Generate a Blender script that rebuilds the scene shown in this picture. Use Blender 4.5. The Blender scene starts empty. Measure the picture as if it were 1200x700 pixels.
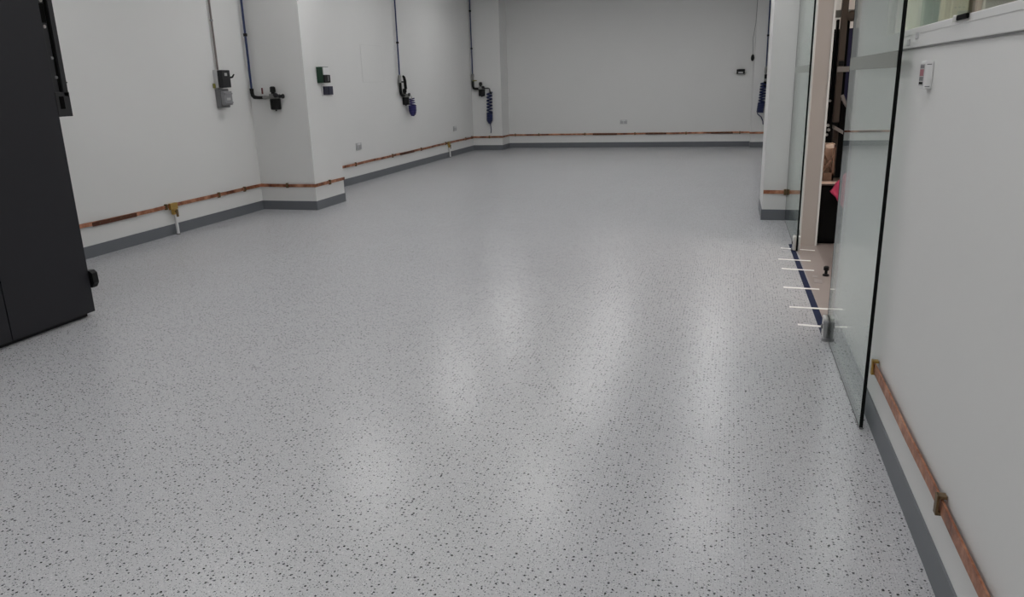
import bpy, bmesh, math, random
from mathutils import Vector, Matrix
random.seed(7)
S = bpy.context.scene
C = S.collection
PI = math.pi

# ------------------------------------------------------------------ camera
cam_d = bpy.data.cameras.new('camera')
cam = bpy.data.objects.new('camera', cam_d)
C.objects.link(cam)
R_, U_, F_ = ((0.96275464, 0.26889369, -0.02827872), (-0.04700287, 0.26944704, 0.96186747), (-0.26625971, 0.92471319, -0.27205016))
m = Matrix.Identity(4)
for i in range(3):
    m[i][0], m[i][1], m[i][2] = R_[i], U_[i], -F_[i]
m[0][3], m[1][3], m[2][3] = 0.0, 0.0, 1.6
cam.matrix_world = m
cam_d.sensor_width = 36.0
cam_d.lens = 892.2924 / 1200 * 36.0
cam_d.clip_start = 0.05
S.camera = cam

# ------------------------------------------------------------------ world, exposure
w = bpy.data.worlds.new('world')
S.world = w
w.use_nodes = True
w.node_tree.nodes['Background'].inputs[0].default_value = (0.6, 0.63, 0.66, 1)
w.node_tree.nodes['Background'].inputs[1].default_value = 0.1
S.view_settings.view_transform = 'Standard'
S.view_settings.look = 'None'
S.view_settings.gamma = 1.0
S.view_settings.use_curve_mapping = False
S.view_settings.exposure = 0.37
LAMP = 7.0            # radiance of the ceiling panels of the room
LAMP_NEXT = 14.0       # and of the room next door

# ------------------------------------------------------------------ materials
def mat(name, col, rough=0.5, metal=0.0, noise=0.0, nscale=8.0, bump=0.0, bscale=80.0, spec=0.5):
    ma = bpy.data.materials.new(name)
    ma.use_nodes = True
    nt = ma.node_tree
    b = nt.nodes['Principled BSDF']
    b.inputs['Base Color'].default_value = (*col, 1)
    b.inputs['Roughness'].default_value = rough
    b.inputs['Metallic'].default_value = metal
    b.inputs['Specular IOR Level'].default_value = spec
    tc = nt.nodes.new('ShaderNodeTexCoord')
    if noise > 0:
        n = nt.nodes.new('ShaderNodeTexNoise')
        n.inputs['Scale'].default_value = nscale
        n.inputs['Detail'].default_value = 5
        nt.links.new(tc.outputs['Object'], n.inputs['Vector'])
        mx = nt.nodes.new('ShaderNodeMix')
        mx.data_type = 'RGBA'
        mx.inputs[6].default_value = (*[max(0, c * (1 - noise)) for c in col], 1)
        mx.inputs[7].default_value = (*[min(1, c * (1 + noise)) for c in col], 1)
        nt.links.new(n.outputs['Fac'], mx.inputs[0])
        nt.links.new(mx.outputs[2], b.inputs['Base Color'])
    if bump > 0:
        n2 = nt.nodes.new('ShaderNodeTexNoise')
        n2.inputs['Scale'].default_value = bscale
        n2.inputs['Detail'].default_value = 3
        nt.links.new(tc.outputs['Object'], n2.inputs['Vector'])
        bp = nt.nodes.new('ShaderNodeBump')
        bp.inputs['Strength'].default_value = bump
        bp.inputs['Distance'].default_value = 0.002
        nt.links.new(n2.outputs['Fac'], bp.inputs['Height'])
        nt.links.new(bp.outputs['Normal'], b.inputs['Normal'])
    return ma

def emit(name, col, strength):
    ma = bpy.data.materials.new(name)
    ma.use_nodes = True
    nt = ma.node_tree
    nt.nodes.remove(nt.nodes['Principled BSDF'])
    e = nt.nodes.new('ShaderNodeEmission')
    e.inputs[0].default_value = (*col, 1)
    e.inputs[1].default_value = strength
    nt.links.new(e.outputs[0], nt.nodes['Material Output'].inputs[0])
    return ma

def glass(name, tint, rough=0.0, veil=0.0, veilcol=(0.5, 0.5, 0.45), refl=1.0):
    """sheet glass: tinted see-through with a Fresnel reflection on every face"""
    ma = bpy.data.materials.new(name)
    ma.use_nodes = True
    nt = ma.node_tree
    nt.nodes.remove(nt.nodes['Principled BSDF'])
    tr = nt.nodes.new('ShaderNodeBsdfTransparent')
    tr.inputs[0].default_value = (*tint, 1)
    gl = nt.nodes.new('ShaderNodeBsdfGlossy')
    gl.inputs['Roughness'].default_value = rough
    gl.inputs['Color'].default_value = (0.95, 0.99, 0.97, 1)
    lw = nt.nodes.new('ShaderNodeLayerWeight')
    lw.inputs[0].default_value = 0.5
    p = nt.nodes.new('ShaderNodeMath'); p.operation = 'POWER'
    nt.links.new(lw.outputs['Facing'], p.inputs[0]); p.inputs[1].default_value = 5.0
    ma_ = nt.nodes.new('ShaderNodeMath'); ma_.operation = 'MULTIPLY_ADD'
    nt.links.new(p.outputs[0], ma_.inputs[0]); ma_.inputs[1].default_value = 0.96 * refl; ma_.inputs[2].default_value = 0.04 * refl
    mx = nt.nodes.new('ShaderNodeMixShader')
    nt.links.new(ma_.outputs[0], mx.inputs[0])
    if veil > 0:
        df = nt.nodes.new('ShaderNodeBsdfDiffuse')
        df.inputs[0].default_value = (*veilcol, 1)
        m2 = nt.nodes.new('ShaderNodeMixShader'); m2.inputs[0].default_value = veil
        nt.links.new(tr.outputs[0], m2.inputs[1]); nt.links.new(df.outputs[0], m2.inputs[2])
        nt.links.new(m2.outputs[0], mx.inputs[1])
    else:
        nt.links.new(tr.outputs[0], mx.inputs[1])
    nt.links.new(gl.outputs[0], mx.inputs[2])
    nt.links.new(mx.outputs[0], nt.nodes['Material Output'].inputs[0])
    return ma

def floor_material():
    ma = bpy.data.materials.new('speckled_resin')
    ma.use_nodes = True
    nt = ma.node_tree
    L = nt.links.new
    b = nt.nodes['Principled BSDF']
    tc = nt.nodes.new('ShaderNodeTexCoord')
    # ragged flakes: a little domain distortion
    dn = nt.nodes.new('ShaderNodeTexNoise'); dn.inputs['Scale'].default_value = 260; dn.inputs['Detail'].default_value = 1
    L(tc.outputs['Object'], dn.inputs['Vector'])
    sc = nt.nodes.new('ShaderNodeVectorMath'); sc.operation = 'SCALE'; sc.inputs['Scale'].default_value = 0.006
    L(dn.outputs['Color'], sc.inputs[0])
    ad = nt.nodes.new('ShaderNodeVectorMath'); ad.operation = 'ADD'
    L(tc.outputs['Object'], ad.inputs[0]); L(sc.outputs[0], ad.inputs[1])
    bn = nt.nodes.new('ShaderNodeTexNoise'); bn.inputs['Scale'].default_value = 0.9; bn.inputs['Detail'].default_value = 4
    L(tc.outputs['Object'], bn.inputs['Vector'])
    base = nt.nodes.new('ShaderNodeMix'); base.data_type = 'RGBA'
    base.inputs[6].default_value = (0.455, 0.457, 0.474, 1); base.inputs[7].default_value = (0.495, 0.497, 0.514, 1)
    L(bn.outputs['Fac'], base.inputs[0])
    cur = base.outputs[2]
    # (cell size, chance cut, largest radius in cells, dark colour, pale colour, strength)
    for scale, cut, rad, dark, pale, stren in ((50, 0.52, 0.245, (0.006, 0.006, 0.007), (0.07, 0.07, 0.078), 1.0),
                                               (92, 0.35, 0.22, (0.025, 0.03, 0.035), (0.2, 0.2, 0.21), 0.9),
                                               (140, 0.4, 0.3, (0.15, 0.15, 0.16), (0.33, 0.335, 0.345), 0.7),
                                               (90, 0.6, 0.26, (0.62, 0.62, 0.63), (0.74, 0.74, 0.74), 0.6)):
        off = nt.nodes.new('ShaderNodeVectorMath'); off.operation = 'ADD'; off.inputs[1].default_value = (scale * 1.37, scale * 0.71, 0)
        L(ad.outputs[0], off.inputs[0])
        vo = nt.nodes.new('ShaderNodeTexVoronoi'); vo.voronoi_dimensions = '2D'; vo.feature = 'F1'
        vo.inputs['Scale'].default_value = scale
        L(off.outputs[0], vo.inputs['Vector'])
        sp = nt.nodes.new('ShaderNodeSeparateColor')
        L(vo.outputs['Color'], sp.inputs[0])
        mr = nt.nodes.new('ShaderNodeMapRange')
        mr.inputs['From Min'].default_value = cut; mr.inputs['From Max'].default_value = 1
        mr.inputs['To Min'].default_value = 0.06; mr.inputs['To Max'].default_value = rad
        L(sp.outputs['Red'], mr.inputs['Value'])
        lt = nt.nodes.new('ShaderNodeMath'); lt.operation = 'LESS_THAN'
        L(vo.outputs['Distance'], lt.inputs[0]); L(mr.outputs['Result'], lt.inputs[1])
        gt = nt.nodes.new('ShaderNodeMath'); gt.operation = 'GREATER_THAN'; gt.inputs[1].default_value = cut
        L(sp.outputs['Red'], gt.inputs[0])
        mu = nt.nodes.new('ShaderNodeMath'); mu.operation = 'MULTIPLY'
        L(lt.outputs[0], mu.inputs[0]); L(gt.outputs[0], mu.inputs[1])
        mu2 = nt.nodes.new('ShaderNodeMath'); mu2.operation = 'MULTIPLY'; mu2.inputs[1].default_value = stren
        L(mu.outputs[0], mu2.inputs[0])
        fc = nt.nodes.new('ShaderNodeMix'); fc.data_type = 'RGBA'
        fc.inputs[6].default_value = (*dark, 1); fc.inputs[7].default_value = (*pale, 1)
        L(sp.outputs['Green'], fc.inputs[0])
        mx = nt.nodes.new('ShaderNodeMix'); mx.data_type = 'RGBA'
        L(mu2.outputs[0], mx.inputs[0]); L(cur, mx.inputs[6]); L(fc.outputs[2], mx.inputs[7])
        cur = mx.outputs[2]
    L(cur, b.inputs['Base Color'])
    b.inputs['Specular IOR Level'].default_value = 0.30
    rn = nt.nodes.new('ShaderNodeTexNoise'); rn.inputs['Scale'].default_value = 1.6; rn.inputs['Detail'].default_value = 5
    L(tc.outputs['Object'], rn.inputs['Vector'])
    rr = nt.nodes.new('ShaderNodeMapRange')
    rr.inputs['To Min'].default_value = 0.238; rr.inputs['To Max'].default_value = 0.268
    L(rn.outputs['Fac'], rr.inputs['Value']); L(rr.outputs['Result'], b.inputs['Roughness'])
    pn = nt.nodes.new('ShaderNodeTexNoise'); pn.inputs['Scale'].default_value = 45; pn.inputs['Detail'].default_value = 2
    L(tc.outputs['Object'], pn.inputs['Vector'])
    bp = nt.nodes.new('ShaderNodeBump'); bp.inputs['Strength'].default_value = 0.05; bp.inputs['Distance'].default_value = 0.002
    L(pn.outputs['Fac'], bp.inputs['Height']); L(bp.outputs['Normal'], b.inputs['Normal'])
    return ma

def copper_material(name='copper'):
    ma = bpy.data.materials.new(name)
    ma.use_nodes = True
    nt = ma.node_tree
    L = nt.links.new
    b = nt.nodes['Principled BSDF']
    b.inputs['Metallic'].default_value = 0.85
    tc = nt.nodes.new('ShaderNodeTexCoord')
    n = nt.nodes.new('ShaderNodeTexNoise'); n.inputs['Scale'].default_value = 5.5; n.inputs['Detail'].default_value = 6; n.inputs['Roughness'].default_value = 0.65
    L(tc.outputs['Object'], n.inputs['Vector'])
    cr = nt.nodes.new('ShaderNodeValToRGB')
    e = cr.color_ramp.elements
    e[0].position = 0.3; e[0].color = (0.09, 0.032, 0.02, 1)
    e[1].position = 0.68; e[1].color = (0.74, 0.39, 0.25, 1)
    k = e.new(0.46); k.color = (0.38, 0.155, 0.086, 1)
    L(n.outputs['Fac'], cr.inputs[0]); L(cr.outputs[0], b.inputs['Base Color'])
    b.inputs['Roughness'].default_value = 0.42
    n2 = nt.nodes.new('ShaderNodeTexNoise'); n2.inputs['Scale'].default_value = 14; n2.inputs['Detail'].default_value = 2
    L(tc.outputs['Object'], n2.inputs['Vector'])
    bp = nt.nodes.new('ShaderNodeBump'); bp.inputs['Strength'].default_value = 0.5; bp.inputs['Distance'].default_value = 0.01
    L(n2.outputs['Fac'], bp.inputs['Height']); L(bp.outputs['Normal'], b.inputs['Normal'])
    return ma

M = {
    'wall': mat('white_wall_paint', (0.70, 0.70, 0.69), 0.62, noise=0.02, nscale=1.3, bump=0.08, bscale=180, spec=0.3),
    'ceiling': mat('white_ceiling_tile', (0.74, 0.74, 0.73), 0.8, noise=0.02),
    'skirt': mat('grey_resin_cove', (0.135, 0.145, 0.16), 0.45, noise=0.06, nscale=5),
    'floor': floor_material(),
    'floor2': mat('pinkish_resin', (0.22, 0.185, 0.172), 0.4, noise=0.06, nscale=3),
    'plate': mat('beige_threshold', (0.29, 0.25, 0.232), 0.45, noise=0.05, nscale=6),
    'lining': mat('beige_lining', (0.47, 0.42, 0.39), 0.5, noise=0.03, nscale=3),
    'bead': mat('white_corner_bead', (0.72, 0.71, 0.69), 0.5),
    'sill': mat('white_gloss_trim', (0.70, 0.70, 0.69), 0.4),
    'gap_shade': mat('painted_gap_shade', (0.22, 0.22, 0.22), 0.7),
    'hatch': mat('hatch_paint', (0.66, 0.66, 0.65), 0.6),
    'copper': copper_material(),
    'bronze': mat('bronze_clip', (0.17, 0.115, 0.06), 0.45, 0.7, noise=0.3, nscale=40),
    'brass': mat('brass_clamp', (0.50, 0.33, 0.10), 0.35, 0.85, noise=0.2, nscale=30),
    'white_pl': mat('white_plastic', (0.72, 0.72, 0.72), 0.4),
    'off_pl': mat('offwhite_plastic', (0.52, 0.52, 0.53), 0.4),
    'outlet': mat('socket_grey', (0.38, 0.38, 0.39), 0.45),
    'grey_pl': mat('grey_plastic', (0.24, 0.24, 0.25), 0.45),
    'midgrey': mat('mid_grey_plastic', (0.16, 0.16, 0.165), 0.5),
    'dark_pl': mat('charcoal_plastic', (0.02, 0.02, 0.022), 0.5, spec=0.3),
    'black': mat('black_plastic', (0.004, 0.004, 0.0045), 0.45, spec=0.25),
    'rubber': mat('black_rubber', (0.002, 0.0025, 0.0025), 0.7, spec=0.15),
    'void': mat('black_slot', (0.001, 0.001, 0.001), 0.8, spec=0.1),
    'blue': mat('blue_pipe', (0.008, 0.022, 0.095), 0.35),
    'hose': mat('blue_hose', (0.008, 0.016, 0.075), 0.35),
    'hose2': mat('violet_blue_hose', (0.020, 0.018, 0.12), 0.3),
    'red': mat('red_handle', (0.10, 0.012, 0.014), 0.45),
    'green': mat('dark_green_box', (0.006, 0.035, 0.016), 0.5),
    'navy': mat('navy_plastic', (0.005, 0.006, 0.03), 0.45),
    'tarnish': mat('tarnished_copper', (0.13, 0.052, 0.032), 0.5, 0.7, noise=0.4, nscale=18),
    'valve': mat('dull_nickel', (0.26, 0.26, 0.25), 0.4, 0.7, noise=0.1, nscale=30),
    'steel': mat('brushed_steel', (0.62, 0.62, 0.60), 0.38, 0.6, noise=0.08, nscale=30),
    'conduit': mat('brown_grey_conduit', (0.17, 0.145, 0.135), 0.5),
    'yellow': mat('earth_yellow', (0.22, 0.20, 0.04), 0.5),
    'cabinet': mat('charcoal_powder_coat', (0.0145, 0.0145, 0.0185), 0.55, noise=0.06, nscale=4, bump=0.1, bscale=500, spec=0.35),
    'tape': mat('navy_floor_tape', (0.006, 0.012, 0.045), 0.7, noise=0.35, nscale=12, spec=0.2),
    'wtape': mat('white_tape', (0.82, 0.81, 0.79), 0.6),
    'paper': mat('printed_label', (0.45, 0.45, 0.45), 0.5),
    'pred': mat('label_red_print', (0.32, 0.085, 0.11), 0.5),
    'pgrey': mat('label_grey_print', (0.13, 0.13, 0.14), 0.5),
    'glass': glass('green_door_glass', (0.968, 0.983, 0.974), 0.01),
    'glass_win': glass('olive_window_glass', (0.90, 0.93, 0.87), 0.0),
    'film': glass('frosted_band', (0.8, 0.82, 0.76), 0.12, veil=0.7, veilcol=(0.20, 0.20, 0.17)),
    'lamp': emit('lamp_diffuser', (1.0, 0.995, 0.99), LAMP),
    'lamp2': emit('warm_lamp_diffuser', (1.0, 0.93, 0.86), LAMP_NEXT),
    # the workshop next door
    'wall2': mat('workshop_wall', (0.82, 0.78, 0.75), 0.7, noise=0.04),
    'mblack': mat('machine_black', (0.002, 0.002, 0.0022), 0.7, spec=0.15),
    'mnavy': mat('machine_navy', (0.006, 0.005, 0.04), 0.5),
    'mbrown': mat('brown_steel', (0.10, 0.075, 0.062), 0.5, 0.2, noise=0.1, nscale=9),
    'mgreen': mat('machine_green', (0.13, 0.21, 0.16), 0.45, noise=0.06, nscale=4),
    'mpale': mat('pale_green_trim', (0.32, 0.42, 0.36), 0.45),
    'mbeige': mat('machine_beige', (0.55, 0.50, 0.38), 0.5, noise=0.1, nscale=6),
    'mcream': mat('cream_panel', (0.74, 0.70, 0.56), 0.5, noise=0.05),
    'mpink': mat('pinkish_steel', (0.5, 0.38, 0.32), 0.45),
    'mgrey': mat('machine_grey', (0.27, 0.27, 0.25), 0.5, noise=0.12, nscale=5),
    'wood': mat('crate_wood', (0.20, 0.11, 0.07), 0.65, noise=0.25, nscale=14),
    'woodl': mat('pale_crate_wood', (0.74, 0.57, 0.46), 0.6, noise=0.15, nscale=14),
    'pinkc': mat('pink_cloth', (0.62, 0.06, 0.14), 0.8, noise=0.2, nscale=20),
    'greyst': mat('grey_strut', (0.34, 0.31, 0.30), 0.4, 0.3),
}

# ------------------------------------------------------------------ mesh helpers
ROOT = {}
def bm_(): return bmesh.new()

def box(bm, x0, x1, y0, y1, z0, z1):
    v = [bm.verts.new(p) for p in ((x0, y0, z0), (x1, y0, z0), (x1, y1, z0), (x0, y1, z0), (x0, y0, z1), (x1, y0, z1), (x1, y1, z1), (x0, y1, z1))]
    for f in ((0, 3, 2, 1), (4, 5, 6, 7), (0, 1, 5, 4), (1, 2, 6, 5), (2, 3, 7, 6), (3, 0, 4, 7)):
        bm.faces.new([v[i] for i in f])
    return bm

def B(*a): return box(bm_(), *a)

def tube(bm, pts, r, seg=10, cap=True):
    pts = [Vector(p) for p in pts]
    rs = r if isinstance(r, (list, tuple)) else [r] * len(pts)
    rings = []
    t0 = (pts[1] - pts[0]).normalized()
    n = t0.orthogonal().normalized()
    for i, p in enumerate(pts):
        a = pts[max(i - 1, 0)]; b = pts[min(i + 1, len(pts) - 1)]
        t = (b - a).normalized()
        n = (n - t * n.dot(t)).normalized()
        bi = t.cross(n)
        rings.append([bm.verts.new(p + (n * math.cos(2 * PI * k / seg) + bi * math.sin(2 * PI * k / seg)) * rs[i]) for k in range(seg)])
    for i in range(len(rings) - 1):
        for k in range(seg):
            bm.faces.new((rings[i][k], rings[i][(k + 1) % seg], rings[i + 1][(k + 1) % seg], rings[i + 1][k]))
    if cap:
        bm.faces.new(list(reversed(rings[0]))); bm.faces.new(rings[-1])
    return bm

def T(pts, r, seg=10): return tube(bm_(), pts, r, seg)

def lathe(bm, c, axis, prof, seg=16):
    """prof: list of (distance along axis, radius)"""
    c = Vector(c); a = Vector(axis).normalized()
    return tube(bm, [c + a * d for d, _ in prof], [max(r, 1e-4) for _, r in prof], seg)

def prism(bm, poly, vec):
    """extrude a planar polygon (3-D points) along vec"""
    a = [bm.verts.new(p) for p in poly]
    b = [bm.verts.new(Vector(p) + Vector(vec)) for p in poly]
    bm.faces.new(a); bm.faces.new(list(reversed(b)))
    n = len(a)
    for i in range(n):
        bm.faces.new((a[i], b[i], b[(i + 1) % n], a[(i + 1) % n]))
    return bm

def obj(name, bm, ma, parent=None, bevel=0.0, smooth=False, bseg=2):
    bmesh.ops.recalc_face_normals(bm, faces=bm.faces)
    if bevel > 0:
        bmesh.ops.bevel(bm, geom=list(bm.edges), offset=bevel, segments=bseg, affect='EDGES', profile=0.5, clamp_overlap=True)
    if smooth:
        for f in bm.faces: f.smooth = True
    if parent is not None:
        org = ROOT[parent.name]
    else:
        xs = [v.co for v in bm.verts]
        org = Vector(((min(c.x for c in xs) + max(c.x for c in xs)) / 2, (min(c.y for c in xs) + max(c.y for c in xs)) / 2, min(c.z for c in xs)))
    bmesh.ops.translate(bm, verts=bm.verts, vec=-org)
    me = bpy.data.meshes.new(name)
    bm.to_mesh(me); bm.free()
    me.materials.append(M[ma] if isinstance(ma, str) else ma)
    o = bpy.data.objects.new(name, me)
    C.objects.link(o)
    if parent is not None:
        o.parent = parent
    else:
        o.location = org
    ROOT[o.name] = org
    return o

def tag(o, label, cat, group=None):
    o['label'] = label; o['category'] = cat
    if group: o['group'] = group
    return o

def thing(name, loc, label, cat, group=None):
    o = bpy.data.objects.new(name, None)
    C.objects.link(o)
    o.empty_display_size = 0.1
    o.location = loc
    ROOT[o.name] = Vector(loc)
    return tag(o, label, cat, group)

def struct(name, bm, ma, label=None, cat=None, bevel=0.0):
    o = obj(name, bm, ma, None, bevel)
    o['kind'] = 'structure'
    if label: o['label'] = label
    if cat: o['category'] = cat
    return o

def sroot(name, loc, label, cat):
    o = thing(name, loc, label, cat)
    o['kind'] = 'structure'
    return o

# ------------------------------------------------------------------ the room (x across, y into depth, z up)
ZC = 3.8
SK = 0.122                       # skirting height
ST = 0.008                       # skirting thickness
YB = -3.0
XLN, XLF = -6.253, -6.225        # left wall face, near and far bay
fl = bm_(); box(fl, -6.6, 0.66, YB - 0.2, 19.5, -0.1, 0.0); box(fl, 0.66, 0.845, YB - 0.2, 5.1, -0.1, 0.0); box(fl, 0.66, 0.845, 7.78, 9.157, -0.1, 0.0); box(fl, 0.66, 1.05, 9.157, 19.5, -0.1, 0.0)
struct('floor', fl, 'floor', 'pale grey resin floor speckled with dark flakes', 'floor')
f2 = bm_(); box(f2, 0.845, 6.2, YB - 0.2, 7.78, -0.1, 0.0); box(f2, 1.05, 6.2, 7.78, 19.5, -0.1, 0.0); box(f2, 0.845, 1.05, 7.78, 9.157, -0.1, 0.0)
struct('floor_workshop', f2, 'floor2', 'smooth pinkish grey floor beyond the open glass doors', 'floor')
struct('trim_1', B(0.66, 0.845, 5.1, 7.78, -0.1, 0.0), 'plate', 'pale beige threshold in the doorway between the two floors', 'threshold')
struct('ceiling', B(-6.6, 6.2, YB - 0.2, 19.5, ZC, ZC + 0.1), 'ceiling', 'flat white ceiling above the room', 'ceiling')

wl = bm_()
box(wl, -6.6, XLN, YB, 9.6, 0, ZC); box(wl, -6.6, XLF, 9.6, 19.5, 0, ZC)
struct('wall_left', wl, 'wall', 'long white wall on the left behind the copper strip', 'wall')
struct('wall_left_column', B(XLN, -5.411, 9.278, 10.088, 0, ZC), 'wall', 'square white column standing out from the left wall', 'column')
struct('wall_back', B(-6.6, 1.05, 19.179, 19.5, 0, ZC), 'wall', 'white end wall at the far end of the room', 'wall')
struct('wall_back_left_pier', B(XLF, -5.466, 18.558, 19.179, 0, ZC), 'wall', 'shallow white pier in the far left corner', 'pier')
struct('wall_back_right_pier', B(0.445, 0.95, 18.956, 19.179, 0, ZC), 'wall', 'shallow white pier in the far right corner', 'pier')
struct('wall_front', B(-6.6, 6.2, YB - 0.2, YB, 0, ZC), 'wall', 'white wall behind the viewer', 'wall')
WX0, WX1 = 0.70, 0.845
WY0, WY1, WZ0, WZ1 = -1.2, 4.235, 1.766, 2.75      # window opening in the right wall
wr = bm_()
box(wr, WX0, WX1, YB, 5.1, 0, WZ0)
box(wr, WX0, WX1, WY1, 5.1, WZ0, ZC)
box(wr, WX0, WX1, YB, WY0, WZ0, ZC)
box(wr, WX0, WX1, WY0, WY1, WZ1, ZC)
box(wr, WX0, WX1, 5.1, 7.78, 2.45, ZC)
struct('wall_right', wr, 'wall', 'white wall on the right below the long window', 'wall')
struct('wall_right_stub', B(WX0, WX1, 7.78, 9.157, 0, ZC), 'wall', 'white wall behind the farther glass door', 'wall')
struct('wall_right_column', B(0.388, 1.05, 9.157, 10.0, 0, ZC), 'wall', 'white column on the right beyond the glass doors', 'column')
struct('wall_right_far', B(0.95, 1.05, 10.0, 19.179, 0, ZC), 'wall', 'far right wall hidden behind the column', 'wall')
struct('wall_workshop_back', B(1.05, 6.2, 19.179, 19.5, 0, ZC), 'wall2', 'pale end wall of the room beyond the doorway', 'wall')
struct('wall_workshop_right', B(6.0, 6.2, YB, 19.179, 0, ZC), 'wall2', 'pale side wall of the room beyond the doorway', 'wall')

# skirtings, one per run of wall
def skirt(name, label, *runs):
    bm = bm_()
    for r in runs: box(bm, *r, 0, SK)
    struct(name, bm, 'skirt', label, 'skirting')
skirt('baseboard_left', 'dark grey skirting along the near left wall', (XLN, XLN + ST, YB, 9.278))
skirt('baseboard_left_column', 'dark grey skirting wrapped around the left column', (XLN + ST, -5.403, 9.270, 9.278), (-5.411, -5.403, 9.278, 10.088), (XLF, -5.403, 10.088, 10.096))
skirt('baseboard_left_far', 'dark grey skirting along the far left wall', (XLF, XLF + ST, 10.096, 18.558))
skirt('baseboard_back_left_pier', 'dark grey skirting around the far left pier', (XLF + ST, -5.458, 18.55, 18.558), (-5.466, -5.458, 18.558, 19.171))
skirt('baseboard_back', 'dark grey skirting along the end wall', (-5.458, 0.437, 19.171, 19.179))
skirt('baseboard_back_right_pier', 'dark grey skirting around the far right pier', (0.437, 0.95, 18.948, 18.956), (0.437, 0.445, 18.956, 19.171))
skirt('baseboard_right_column', 'dark grey skirting around the right column', (0.380, WX0, 9.149, 9.157), (0.380, 0.388, 9.157, 10.0))
skirt('baseboard_right', 'dark grey skirting below the near copper strip on the right', (WX0 - ST, WX0, YB, 5.1))
skirt('baseboard_right_stub', 'dark grey skirting behind the farther glass door', (WX0 - ST, WX0, 7.78, 9.149))

# lining of the doorway's far jamb: beige face with two white corner beads
jr = sroot('trim_2', (0.77, 7.775, 0), 'beige lined door jamb with white corner beads beside the dark gap', 'door jamb')
obj('lining', B(0.705, 0.835, 7.765, 7.78, 0, 2.45), 'lining', jr)
obj('corner_bead', B(0.692, 0.705, 7.758, 7.79, 0.0, 2.45), 'bead', jr, 0.002)
obj('corner_bead', B(0.835, 0.853, 7.758, 7.79, 0.0, 2.45), 'bead', jr, 0.002)
struct('trim_3', B(WX0, WX1, 5.1, 5.11, 0, 2.45), 'lining', 'beige lining of the near door jamb behind the glass', 'door jamb')

# window in the right wall: sill board with a painted shadow line, frame, panes
wn = sroot('window_1', (0.77, 1.5, 1.68), 'long internal window above the white sill board on the right', 'window')
sb = obj('sill_board', B(0.690, 0.80, WY0 - 0.05, 4.40, 1.692, 1.768), 'sill', wn, 0.003)
obj('shadow_gap', B(0.694, 0.70, WY0 - 0.05, 4.40, 1.6865, 1.692), 'gap_shade', wn)  # grey strip, the shade below the board put in as colour
obj('sill_lip', B(0.688, 0.69, WY0 - 0.05, 4.40, 1.742, 1.766), 'sill', wn, 0.0015)
obj('window_frame', B(0.735, 0.80, WY1 - 0.025, WY1, WZ0, WZ1), 'sill', wn)
obj('window_frame', B(0.735, 0.80, WY0, WY1, WZ1 - 0.04, WZ1), 'sill', wn)
obj('window_frame', B(0.735, 0.80, WY0, WY0 + 0.04, WZ0, WZ1), 'sill', wn)
obj('pane', B(0.765, 0.773, WY0, WY1, WZ0, WZ1), 'glass_win', wn)
for yy, zz in ((3.47, 1.735), (3.62, 1.715)):  # two small pale grey marks on the board face
    obj('clip', B(0.684, 0.69, yy - 0.018, yy + 0.018, zz - 0.012, zz + 0.012), 'off_pl', wn, 0.001)

# ------------------------------------------------------------------ sliding glass doors
GX0, GX1 = 0.642, 0.655
def glass_door(name, y0, y1, lead, label):
    r = sroot(name, (0.648, (y0 + y1) / 2, 0), label, 'glass door')
    obj('pane', B(GX0, GX1, y0 + 0.004, y1 - 0.004, 0.012, 2.44), 'glass', r)
    obj('edge_seal', B(GX0 - 0.001, GX1 + 0.001, y0, y0 + 0.004, 0.012, 2.44), 'rubber', r)
    obj('edge_seal', B(GX0 - 0.001, GX1 + 0.001, y1 - 0.004, y1, 0.012, 2.44), 'rubber' if False else 'rubber', r)
    obj('bottom_seal', B(GX0, GX1, y0, y1, 0.003, 0.012), 'midgrey', r)
    obj('frosted_band', B(GX0 - 0.0012, GX0 - 0.0002, y0 + 0.01, y1 - 0.01, 1.618, 1.684), 'film', r)
    obj('top_rail', B(GX0 - 0.02, GX1 + 0.02, y0, y1, 2.44, 2.50), 'steel', r, 0.003)
    # steel floor guide gripping the bottom corner on the doorway side
    s = 1 if lead == y1 else -1
    g = obj('floor_guide', B(GX0 - 0.030, GX0 - 0.002, min(lead, lead - s * 0.09), max(lead, lead - s * 0.09), 0.012, 0.145), 'steel', r, 0.008)
    obj('guide_plate', B(GX1 + 0.002, GX1 + 0.022, min(lead, lead - s * 0.09), max(lead, lead - s * 0.09), 0.012, 0.145), 'steel', g, 0.008)
    obj('bolt', lathe(bm_(), (GX0 - 0.028, lead - s * 0.045, 0.08), (-1, 0, 0), ((0, 0.016), (0.006, 0.016), (0.008, 0.011), (0.012, 0.011)), 14), 'midgrey', g)
    obj('roller', lathe(bm_(), (GX0 - 0.016, lead - s * 0.092, 0.0), (0, 0, 1), ((0, 0.022), (0.02, 0.022), (0.022, 0.013), (0.10, 0.013), (0.102, 0.018), (0.125, 0.018), (0.13, 0.01)), 14), 'grey_pl', g)
    return r
glass_door('door_1', 3.553, 4.935, 4.935, 'nearer frameless glass sliding door pushed open along the right wall')
glass_door('door_2', 7.45, 9.12, 7.45, 'farther frameless glass sliding door in front of the white column')

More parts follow.
